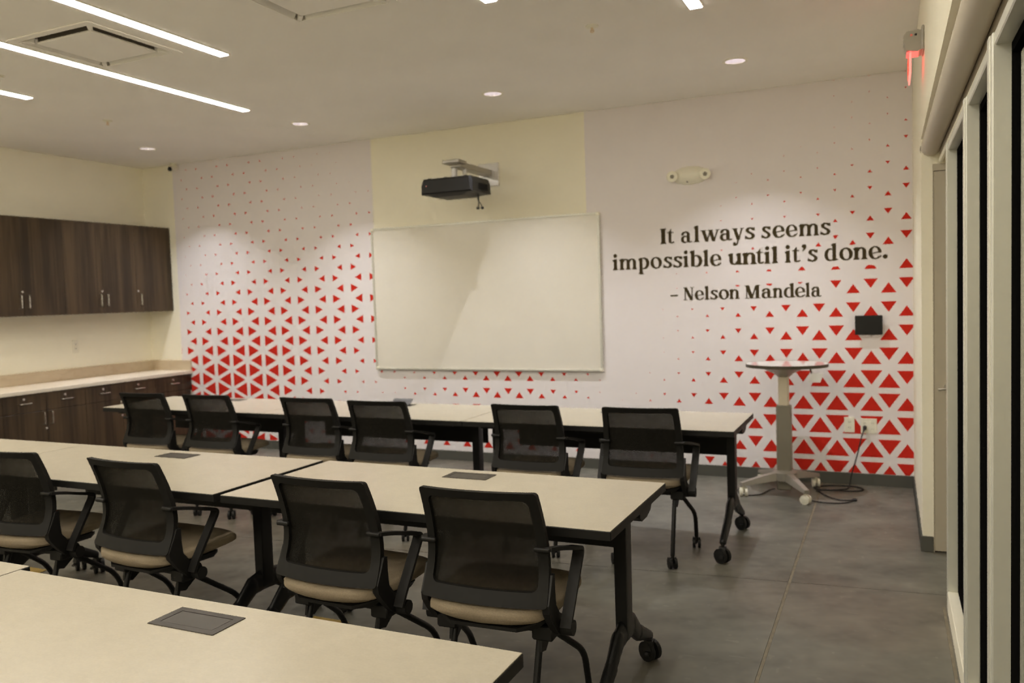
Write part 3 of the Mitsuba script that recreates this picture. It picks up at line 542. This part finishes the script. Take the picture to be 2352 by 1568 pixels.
add(t, 'claw', cat([hull([(-3.455 + a * .012 - .0, -.58 + b * .012, z) for a in (-1, 1) for b in (-1, 1) for z in (2.506, 2.520)] + [(x + a * .008, y + b * .008, z) for a in (-1, 1) for b in (-1, 1) for z in (2.503, 2.512)]) for x, y in ((-3.62, -.66), (-3.30, -.66), (-3.60, -.45), (-3.29, -.42))]), 'm_white_gloss')

t = thing('emergency_light', 'oval white emergency light with two lamp heads above the lettering', 'emergency light')
m = trimesh.creation.icosphere(3); m.apply_scale((.150, .055, .074)); m.vertices[:, 1] = np.minimum(m.vertices[:, 1], 0); m.apply_translation((-1.616, -.003, 2.437)); add(t, 'housing', m, 'm_white_plastic', True)
for s in (-1, 1):
    hx = -1.616 + s * .132
    h = add(t, 'lamp_head', cat([cyl((hx, -.012, 2.437), (hx, -.062, 2.432), .036, 24, .042), lathe([(.042, 0), (.044, .006), (.036, .008), (.034, .0), (.042, 0)], 24).apply_transform(trimesh.transformations.rotation_matrix(np.pi / 2, [1, 0, 0])).apply_translation((hx, -.060, 2.432))]), 'm_white_plastic', 40)
    add(h, 'lens', cyl((hx, -.060, 2.432), (hx, -.0665, 2.432), .017, 20, .015), 'm_column_grey', 40, label='grey round lens')
add(t, 'test_button', cyl((-1.630, -.040, 2.385), (-1.630, -.052, 2.380), .006, 12), 'm_column_grey')

t = thing('wall_tablet', 'small black touch screen panel on the red triangles', 'tablet')
add(t, 'bezel', box(-.396, -.207, -.052, -.034, 1.141, 1.285, .004), 'm_black_plastic')
add(t, 'screen', box(-.388, -.215, -.0535, -.0521, 1.150, 1.276), 'm_black_metal', label='dark glossy screen')
add(t, 'wall_mount', box(-.365, -.225, -.034, -.0012, 1.125, 1.250, .006), 'm_paper', label='white wall mount behind the panel')
add(t, 'cable_stub', cyl((-.283, -.043, 1.141), (-.283, -.043, 1.130), .004, 10), 'm_cable')

t = thing('security_camera', 'small white bullet camera with black lens high in the left corner', 'security camera')
cx, cy, cz = -7.15, -.075, 3.005
add(t, 'base', cyl((cx, -.06, H), (cx, -.06, H - .012), .034, 24), 'm_white_plastic', 40)
add(t, 'body', cat([cyl((cx, -.03, 3.012), (cx + .015, -.125, 2.985), .026, 20), cyl((cx, -.06, H - .01), (cx, -.06, 3.01), .012, 12)]), 'm_white_plastic', 40)
add(t, 'lens', cyl((cx + .0145, -.120, 2.9855), (cx + .0165, -.132, 2.982), .0245, 20), 'm_black_metal', 40, label='black lens face')

# exit sign on the right wall
t = thing('exit_sign', 'red lit exit sign seen edge-on near the ceiling of the right wall', 'exit sign')
add(t, 'canopy', box(-.012, 0, -2.12, -1.97, 2.655, 2.772, .004), 'm_silver')
add(t, 'housing', hull([(x, y, z) for x, z in ((-.092, 2.712), (-.092, 2.735), (-.080, 2.752), (-.030, 2.757), (-.012, 2.750), (-.012, 2.660), (-.030, 2.652), (-.080, 2.662)) for y in (-2.11, -1.985)]), 'm_silver')
d = mikit.ply(box(-.080, -.024, -2.105, -1.99, 2.6505, 2.6545), 'm_red_glow'); d['emitter'] = {'type': 'area', 'radiance': rgb(.55, .09, .08)}; scene[f'{t}__lens'] = d
add(t, 'indicator_light', cyl((-.058, -2.109, 2.732), (-.058, -2.112, 2.732), .006, 12), 'm_red_glow', label='red charge light')
add(t, 'test_button', cyl((-.038, -2.109, 2.732), (-.038, -2.113, 2.732), .006, 12), 'm_black_plastic')
d = mikit.ply(box(-.066, -.0575, -2.10, -1.80, 2.555, 2.70, .001), 'm_red_glow'); d['emitter'] = {'type': 'area', 'radiance': rgb(.80, .24, .20)}; scene[f'{t}__panel'] = d
import meshkit
tm = meshkit.text_mesh('EXIT', .085, .0012, True); tm.apply_translation(-tm.bounds.mean(0)); tm.vertices = np.stack([-.0682 - tm.vertices[:, 2] * 1.0, -1.95 - tm.vertices[:, 0], 2.62 + tm.vertices[:, 1]], -1)
d = mikit.ply(tm, 'm_red'); d['emitter'] = {'type': 'area', 'radiance': rgb(2.2, .10, .06)}; scene[f'{t}__lettering'] = d

# roller blind over the glazing
t = thing('roller_blind', 'rolled up grey roller blind along the top of the glazed wall', 'blind')
bx, bz, br = .046, 2.251, .049
def lean(m):
    """The blind hangs a touch out of line with the wall."""
    m.vertices[:, 0] += .005 * (-1.55 - m.vertices[:, 1]); return m
add(t, 'roll', lean(cyl((bx, -1.566, bz), (bx, -6.2, bz), br - .002, 48)), 'm_blind', 40)
add(t, 'end_cap', lathe([(0, 0), (.0500, 0), (.0500, .011), (0, .011)], 40).apply_transform(trimesh.transformations.rotation_matrix(np.pi / 2, [1, 0, 0])).apply_translation((bx, -1.553, bz)), 'm_brown_edge', 30)
add(t, 'bracket', cat([box(.030, .066, -1.588, -1.565, 2.165, 2.22, .002), box(.072, .098, -1.589, -1.566, 2.135, 2.165, .002)]), 'm_silver')
add(t, 'fabric_edge', lean(box(.0905, .0920, -6.19, -1.60, 2.192, 2.252)), 'm_blind')
add(t, 'hem_bar', lean(hull([(x, y, z) for y in (-6.19, -1.60) for x, z in ((.086, 2.172), (.086, 2.184), (.091, 2.190), (.102, 2.190), (.107, 2.184), (.107, 2.172), (.102, 2.166), (.091, 2.166))])), 'm_white_plastic')
add(t, 'chain_guide', box(.090, .096, -1.588, -1.578, 2.02, 2.135, .002), 'm_white_plastic')

# ------------------------------------------------------------------ conference tables
def table_parts(L, D, flap=False):
    """Local frame: the table top's centre over the origin, +y the far side."""
    P = Proto(); a, b = L / 2, D / 2; h = .737
    P.part('edge_band', box(-a, a, -b, b, h - .034, h - .0012, .0025), 'm_edge', label='black edge of the top')
    P.part('tabletop', box(-a + .002, a - .002, -b + .002, b - .002, h - .006, h, .0006), 'm_laminate', label='pale beige laminate top')
    P.part('rail', cat([box(-a + .14, a - .14, -.09, -.03, h - .075, h - .034, .004), box(-a + .14, a - .14, .03, .09, h - .075, h - .034, .004), box(-a + .10, a - .10, -b + .06, -b + .075, h - .052, h - .034, .002)]), 'm_black_metal')
    P.part('modesty_panel', box(-a + .12, a - .12, b - .112, b - .102, .485, h - .035, .002), 'm_edge', label='black modesty panel')
    for s in (-1, 1):
        lx = s * (a - .075)
        col = hull([(lx + i * .021, j * .036, .235) for i in (-1, 1) for j in (-1, 1)] + [(lx + i * .024, j * .034, .700) for i in (-1, 1) for j in (-1, 1)] + [(lx + i * .024, j * .026, .235) for i in (-1, 1) for j in (-1, 1)] + [(lx + i * .026, j * .024, .700) for i in (-1, 1) for j in (-1, 1)])
        leg = P.part('leg', col, 'm_black_metal', 35)
        P.part(leg + '__top_plate', box(lx - .03, lx + .03, -.20, .20, .686, .7025, .003), 'm_black_metal')
        for q in (-1, 1):
            w = .0235
            seg = lambda p, r, p2, r2: hull(np.vstack([trimesh.creation.icosphere(1, radius=1).vertices * (w * k, r_, r_) + (lx, *c) for c, r_, k in ((p, r, 1), (p2, r2, .85))]))
            m = cat([seg((q * .0, .262), .052, (q * .085, .250), .045), seg((q * .085, .250), .045, (q * .17, .185), .034), seg((q * .17, .185), .034, (q * .325, .112), .021)])
            P.part('foot', m, 'm_black_metal', 40)
            ca = P.part('caster', cat([cyl((lx, q * .335, .105), (lx, q * .335, .082), .010, 12), hull([(lx + i * .018, q * .335 + j * .03, z) for i in (-1, 1) for j, z in ((-1, .052), (1, .052), (-.5, .088), (.5, .088))])]), 'm_black_plastic')
            for s2 in (-1, 1): P.part(ca + '__wheel', wheel(lx, q * .345, .041, s2 * .009, s2 * .026, 60, 0, 24), 'm_rubber', 30)
            P.part(ca + '__brake_lever', hull([(lx + i * .01, q * .345 - .03 - k * .022, .050 - k * .012 + j * .003) for i in (-1, 1) for j in (-1, 1) for k in (0, 1)]), 'm_black_plastic')
        br = affinity.scale(rrect(.065, .225, .655, .708, .016), 1, 1)
        m = on_wall_x(Polygon([(.06, .708), (.225, .708), (.225, .685), (.205, .664), (.15, .650), (.085, .650), (.06, .668)]), min(s * (a - .075), s * (a - .022)), max(s * (a - .075), s * (a - .022)))
        P.part('tilt_bracket', m, 'm_black_plastic')
    my = b - .118                        # power module in the top
    ring = sbox(-.105, my - .055, .105, my + .055).difference(sbox(-.084, my - .036, .084, my + .036)); m = extrude(ring, .0022); m.apply_translation((0, 0, h + .0001))
    mo = P.part('power_module', m, 'm_module', label='dark flush power outlet box')
    P.part(mo + '__well', box(-.0835, .0835, my - .0355, my + .0355, h, h + .0006), 'm_dark')
    if flap:
        m = box(-.081, .081, -.001, .066, 0, .005, .001); m.apply_transform(trimesh.transformations.rotation_matrix(math.radians(36), [1, 0, 0])); m.apply_translation((0, my - .012, h + .002))
        P.part(mo + '__lid', m, 'm_module', label='raised lid')
    else:
        P.part(mo + '__lid', box(-.0820, .0820, my - .0342, my + .0342, h + .0006, h + .0020, .0004), 'm_module_inner')
    return P
def put_table(x0, x1, y0, y1, label, flap=False, group='white conference tables'):
    table_parts(x1 - x0, y1 - y0, flap).place('conference_table', T().translate([(x0 + x1) / 2, (y0 + y1) / 2, 0]), label, 'table', group)
put_table(-2.611, -.937, -2.170, -1.454, 'far row table at the right, by the standing lectern')
put_table(-4.256, -2.613, -2.170, -1.454, 'far row middle table with a raised outlet lid', True)
put_table(-5.826, -4.258, -2.170, -1.454, 'far row table at the left, in front of the base cabinets')
put_table(-2.660, -.993, -4.184, -3.457, 'middle row table at the right with its free end toward the aisle')
put_table(-4.378, -2.696, -4.184, -3.457, 'middle row table at the left, past the wide dark gap')
put_table(-6.06, -4.380, -4.184, -3.457, 'middle row table cut off by the left edge of the photo')
put_table(-2.546, -.894, -5.840, -5.113, 'nearest table, large in the bottom left foreground')
put_table(-4.225, -2.549, -5.815, -5.080, 'nearest row table of which a corner shows at the left edge')

# ------------------------------------------------------------------ mesh back chairs
BZ = np.array([.500, .530, .58, .65, .72, .80, .885]); BY = np.array([.008, .022, .046, .060, .052, .028, -.008])
_by = CubicSpline(BZ, BY)
def back_y(x, z): return _by(np.clip(z, .49, .89)) + .026 * (np.abs(x) / .21) ** 2.2
def half_w(z): return .227 - .018 * (z - .51) / .375
def curved(poly2, t0, t1, step=.022):
    """A flat outline in (u, z), u from -1 to 1 times the half width, bent to the chair back's shape."""
    m = extrude(poly2, t1 - t0); v, f = trimesh.remesh.subdivide_to_size(m.vertices, m.faces, step, max_iter=12)
    m = trimesh.Trimesh(v, f); u, z, k = m.vertices.T
    x = u * half_w(z) / .22
    m = trimesh.Trimesh(np.stack([x, back_y(x, z) + t0 + k, z], -1), m.faces)
    if m.volume < 0: m.invert()
    return m
def build_chair():
    P = Proto()
    outer, inner = rrect(-.22, .22, .508, .886, .012), rrect(-.188, .188, .553, .858, .022)
    P.part('back_frame', curved(outer.difference(inner), -.011, .011), 'm_frame_plastic', 40)
    # woven mesh: level and upright strands
    V, F = [], []
    def ribbon(P3, N):
        k = len(V); V.extend(P3); 
        for i in range(N - 1):
            a = k + 2 * i; F.append((a, a + 2, a + 3)); F.append((a, a + 3, a + 1))
    zs = np.arange(.551, .861, .0022)
    for z in zs:
        xs = np.linspace(-.190, .190, 15) * half_w(z) / .22
        pts = []
        for x in xs:
            y = float(back_y(x, z)) + .004; pts += [(x, y, z - .00087), (x, y, z + .00087)]
        ribbon(pts, 15)
    for u in np.arange(-.190, .1905, .0024):
        zz = np.linspace(.550, .861, 14); pts = []
        for z in zz:
            x = u * half_w(z) / .22; y = float(back_y(x, z)) + .0048; pts += [(x - .00080, y, z), (x + .00080, y, z)]
        ribbon(pts, 14)
    P.part('back_mesh', trimesh.Trimesh(V, F, process=False), {'type': 'twosided', 'bsdf': {'type': 'diffuse', 'reflectance': rgb(.013, .012, .010)}}, label='see-through dark woven mesh')
    # seat cushion: lofted rounded sections
    st = [(.012, .110, .462, .482), (.022, .160, .446, .496), (.045, .200, .434, .506), (.09, .220, .430, .510), (.18, .230, .431, .512), (.27, .234, .436, .514), (.34, .235, .441, .517), (.375, .232, .444, .517), (.398, .225, .449, .511), (.412, .212, .457, .502), (.419, .190, .470, .488)]
    n = 40; ang = np.arange(n) * 2 * np.pi / n; V, F = [], []
    for y, w, z0, z1 in st:
        c, s = np.cos(ang), np.sin(ang); e = .5
        zz = np.sign(s) * np.abs(s) ** e; zc, hz = (z0 + z1) / 2, (z1 - z0) / 2
        xx = np.sign(c) * np.abs(c) ** .42 * w
        lens = np.where(s < 0, (1 - .55 * (np.abs(xx) / w) ** 2), 1.0)
        V.append(np.stack([xx, np.full(n, y) + .010 * (1 - (xx / .235) ** 2) * (y > .36) - .012 * (1 - (xx / .235) ** 2) * (y < .06), zc + zz * hz * lens], -1))
    V = np.vstack(V); m_ = len(st)
    for i in range(m_ - 1):
        for j in range(n): F += [(i * n + j, (i + 1) * n + j, (i + 1) * n + (j + 1) % n), (i * n + j, (i + 1) * n + (j + 1) % n, i * n + (j + 1) % n)]
    k = len(V); V = np.vstack([V, V[:n].mean(0), V[-n:].mean(0)])
    for j in range(n): F += [(k, j, (j + 1) % n), (k + 1, (m_ - 1) * n + (j + 1) % n, (m_ - 1) * n + j)]
    seat = trimesh.Trimesh(V, F); 
    if seat.volume < 0: seat.invert()
    P.part('seat', seat, 'm_fabric', 60, label='taupe upholstered seat cushion')
    P.part('seat_pan', cat([hull([(i * w, y, z) for i in (-1, 1) for y, w in ((.03, .12), (.08, .175), (.30, .19), (.36, .15)) for z in (.420, .432)] + [(i * .215, y, .452) for i in (-1, 1) for y in (.10, .30)]), box(-.20, .20, .135, .185, .384, .424, .004)]), 'm_black_plastic')
    for s in (-1, 1):
        fin = Polygon([(.042, .514), (.066, .56), (.084, .60), (.098, .60), (.098, .55), (.104, .495), (.135, .458), (.19, .428), (.203, .398), (.170, .376), (.125, .398), (.075, .45), (.046, .488)]).buffer(.004, quad_segs=3)
        P.part('back_support', on_wall_x(fin, *sorted((s * .208, s * .232))), 'm_black_plastic')
        path = round_path([(.226, .062, .693), (.244, .12, .684), (.262, .20, .662), (.266, .262, .648), (.260, .14, .455), (.256, .125, .415)], .028, 7)
        wv = []
        for i in range(len(path)):
            tt = path[min(i + 1, len(path) - 1)] - path[max(i - 1, 0)]; tt /= np.linalg.norm(tt); nn = np.array([0, -tt[2], tt[1]]); nn *= .0065 / np.linalg.norm(nn)
            hw = .012 + .007 * min(1, i / 12); p = path[i] * np.array([s, 1, 1]); e = np.array([hw, 0, 0])
            wv.append([p - e - nn, p + e - nn, p + e + nn, p - e + nn])
        V = np.array(wv).reshape(-1, 3); F = []; m_ = len(wv)
        for i in range(m_ - 1):
            for j in range(4): a, b, c, d = i * 4 + j, i * 4 + (j + 1) % 4, (i + 1) * 4 + (j + 1) % 4, (i + 1) * 4 + j; F += [(a, b, c), (a, c, d)]
        F += [(0, 2, 1), (0, 3, 2), (m_ * 4 - 4, m_ * 4 - 3, m_ * 4 - 2), (m_ * 4 - 4, m_ * 4 - 2, m_ * 4 - 1)]
        arm = trimesh.Trimesh(V, F)
        if arm.volume < 0: arm.invert()
        P.part('armrest', cat([arm, box(*sorted((s * .178, s * .234)), .052, .068, .683, .699, .004)]), 'm_black_plastic', 50)
        P.part('pivot', cat([cyl((s * .175, .165, .402), (s * .272, .165, .402), .026, 20), box(*sorted((s * .14, s * .215)), .11, .215, .366, .418, .006)]), 'm_black_plastic', 40)
        P.part('rear_leg', tube(round_path([(s * .158, .150, .385), (s * .158, .072, .150), (s * .158, .050, .070)], .05), .0120, 14), 'm_black_metal', True)
        P.part('front_leg', tube(round_path([(s * .186, .185, .380), (s * .228, .400, .222), (s * .222, .462, .070)], .06), .0120, 14), 'm_black_metal', True)
        P.part('leg_gusset', on_wall_x(Polygon([(.125, .366), (.205, .372), (.215, .352), (.160, .315), (.118, .325)]), *sorted((s * .160, s * .172))), 'm_black_metal')
        for (x, y) in ((s * .158, .050), (s * .222, .464)):
            ca = P.part('caster', cat([cyl((x, y, .085), (x, y, .058), .0085, 10), box(x - .005, x + .005, y - .022, y + .02, .026, .062, .004)]), 'm_black_plastic')
            for q in (-1, 1): P.part(ca + '__wheel', wheel(x, y, .031, q * .007, q * .022, 28 if y < .2 else 8, .006), 'm_rubber', 30)
    return P
chair = build_chair()
def put_chair(x, ytop, deg, label, group):
    chair.place('office_chair', T().translate([x, ytop, 0]).rotate([0, 0, 1], deg), label, 'chair', group)
G1, G2 = 'chairs along the far table row', 'chairs along the middle table row'
for x, y, d, lab in [(-5.185, -2.372, 2, 'far row mesh chair leftmost, in front of the drawer cabinets'), (-4.56, -2.372, 1, 'far row mesh chair second from left, under the dense red triangles'),
                     (-3.668, -2.385, 0, 'far row mesh chair third from left, just left of the raised outlet lid'), (-3.084, -2.432, 2, 'far row mesh chair fourth from left, overlapping the raised outlet lid'),
                     (-2.079, -2.418, 0, 'far row mesh chair below the right part of the whiteboard'), (-1.400, -2.405, 3, 'far row mesh chair rightmost, with its legs and casters in full view')]:
    put_chair(x, y, d, 'black ' + lab, G1)
for x, y, d, lab in [(-3.815, -4.335, 4, 'middle row mesh chair cut off by the left edge'), (-3.052, -4.338, -3, 'middle row mesh chair second from left, with its long seat showing'),
                     (-2.026, -4.378, -2, 'middle row mesh chair at the dark gap between two tables'), (-1.392, -4.366, 2, 'middle row mesh chair rightmost, by the free table end')]:
    put_chair(x, y, d, 'black ' + lab, G2)

# ------------------------------------------------------------------ standing lectern and its cables
t = thing('lectern', 'round topped pedestal lectern on casters before the red triangles', 'lectern')
lx, ly, lz = -.868, -.44, .958
top = Point(0, 0).buffer(1, quad_segs=24); top = affinity.scale(top, .287, .235)
m = extrude(top, .022); m.apply_translation((lx + .022, ly, lz - .022)); add(t, 'edge', m, 'm_brown_edge', 40, label='dark edge of the top')
m = extrude(affinity.scale(top, .995, .995), .002); m.apply_translation((lx + .022, ly, lz - .0002)); add(t, 'top', m, 'm_table_gloss', 40, label='glossy white oval top')
add(t, 'collar', lathe([(0, .863), (.042, .863), (.075, .890), (.150, .925), (.170, .9365), (0, .9365)], 40, (lx, ly, 0)), 'm_silver', 40)
add(t, 'upper_column', box(lx - .036, lx + .036, ly - .030, ly + .030, .62, .87, .008), 'm_column_light', label='cream upper column')
add(t, 'lower_column', box(lx - .052, lx + .052, ly - .040, ly + .040, .03, .655, .008), 'm_column_grey', label='grey lower column')
add(t, 'hub', lathe([(.0, .105), (.085, .105), (.085, .160), (.06, .178), (0, .178)], 32, (lx, ly, 0)), 'm_silver', 40)
for (tx, ty) in ((-1.155, -.625), (-1.085, -.13), (-.662, -.15), (-.690, -.735)):
    d = np.array([tx - lx, ty - ly]); L = np.linalg.norm(d); u = d / L; w = np.array([-u[1], u[0]])
    P3 = []
    for s_, hw, za, zb in ((.05, .036, .112, .170), (.5, .030, .098, .145), (1.0, .022, .078, .102)):
        c = np.array([lx, ly]) + u * L * s_
        for q in (-1, 1): P3 += [(*(c + w * hw * q), za), (*(c + w * hw * .7 * q), zb)]
    lg = add(t, 'foot', hull(P3), 'm_silver', 30)
    c = np.array([tx, ty]) - u * .02
    ca = add(t, 'caster', cat([cyl((*c, .085), (*c, .055), .010, 12), box(c[0] - .006, c[0] + .006, c[1] - .02, c[1] + .02, .03, .065, .004)]), 'm_white_plastic')
    for q in (-1, 1): add(ca, 'wheel', wheel(c[0], c[1], .033, q * .008, q * .026, 72 if ty < -.7 else 15, 0, 24), 'm_white_plastic', 30)
add(t, 'height_lever', hull([(lx + .235 + i * .040 + (.012 if z > .88 else -.012), ly - .15 + j * .012, z) for i in (-1, 1) for j in (-1, 1) for z in (.840, .905)]), 'm_white_gloss', label='white paddle under the top')
add(t, 'lever_stem', tube([(lx + .205, ly - .13, .90), (lx + .19, ly - .08, .9365)], .006, 8), 'm_column_grey')

t = thing('power_cord', 'black power cord from the wide outlet plate down into a coil on the floor', 'cord')
pts = [(-.335, -.060, .440), (-.350, -.085, .40), (-.385, -.10, .25), (-.425, -.11, .10), (-.440, -.13, .02), (-.448, -.17, .007), (-.50, -.23, .006), (-.60, -.27, .006), (-.68, -.24, .006), (-.62, -.14, .006), (-.50, -.10, .006), (-.38, -.12, .006), (-.345, -.20, .006), (-.42, -.26, .007), (-.55, -.30, .012), (-.66, -.35, .012)]
add(t, 'cable', tube(smooth_path(pts, 120), .0048, 8), 'm_cable', True)
add(t, 'plug', cat([box(-.348, -.322, -.060, -.0085, .428, .456, .006), cyl((-.335, -.058, .442), (-.340, -.075, .425), .007, 10)]), 'm_cable')
t = thing('extension_cord', 'black cable looping over the floor beside the lectern caster', 'cord')
pts = [(-.66, -.30, .006), (-.60, -.42, .006), (-.53, -.52, .006), (-.45, -.55, .006), (-.40, -.53, .006), (-.43, -.60, .006), (-.52, -.655, .006), (-.63, -.645, .006), (-.70, -.60, .006)]
add(t, 'cable', tube(smooth_path(pts, 80), .0045, 8), 'm_cable', True)
add(t, 'connector', box(-.405, -.375, -.545, -.515, .001, .018, .005), 'm_cable')
t = thing('lectern_cable', 'thin black cable curling under the left foot of the lectern', 'cord')
pts = [(-.95, -.35, .010), (-1.0, -.45, .006), (-1.05, -.57, .006), (-1.13, -.60, .006), (-1.19, -.52, .006), (-1.20, -.36, .006), (-1.10, -.10, .006), (-.98, -.02, .008)]
add(t, 'cable', tube(smooth_path(pts, 60), .004, 8), 'm_cable', True)

# brass floor boxes under the middle row
for x, y, lab in [(-2.59, -3.66, 'brass floor box lid under the middle row right table'), (-4.74, -3.63, 'brass floor box lid under the middle row left table')]:
    t = thing('floor_box', lab, 'floor box', 'brass floor boxes')
    add(t, 'frame', box(x - .10, x + .10, y - .075, y + .075, .0, .006, .002), 'm_brass'); add(t, 'lid', box(x - .08, x + .08, y - .055, y + .055, .006, .008, .001), 'm_brass')
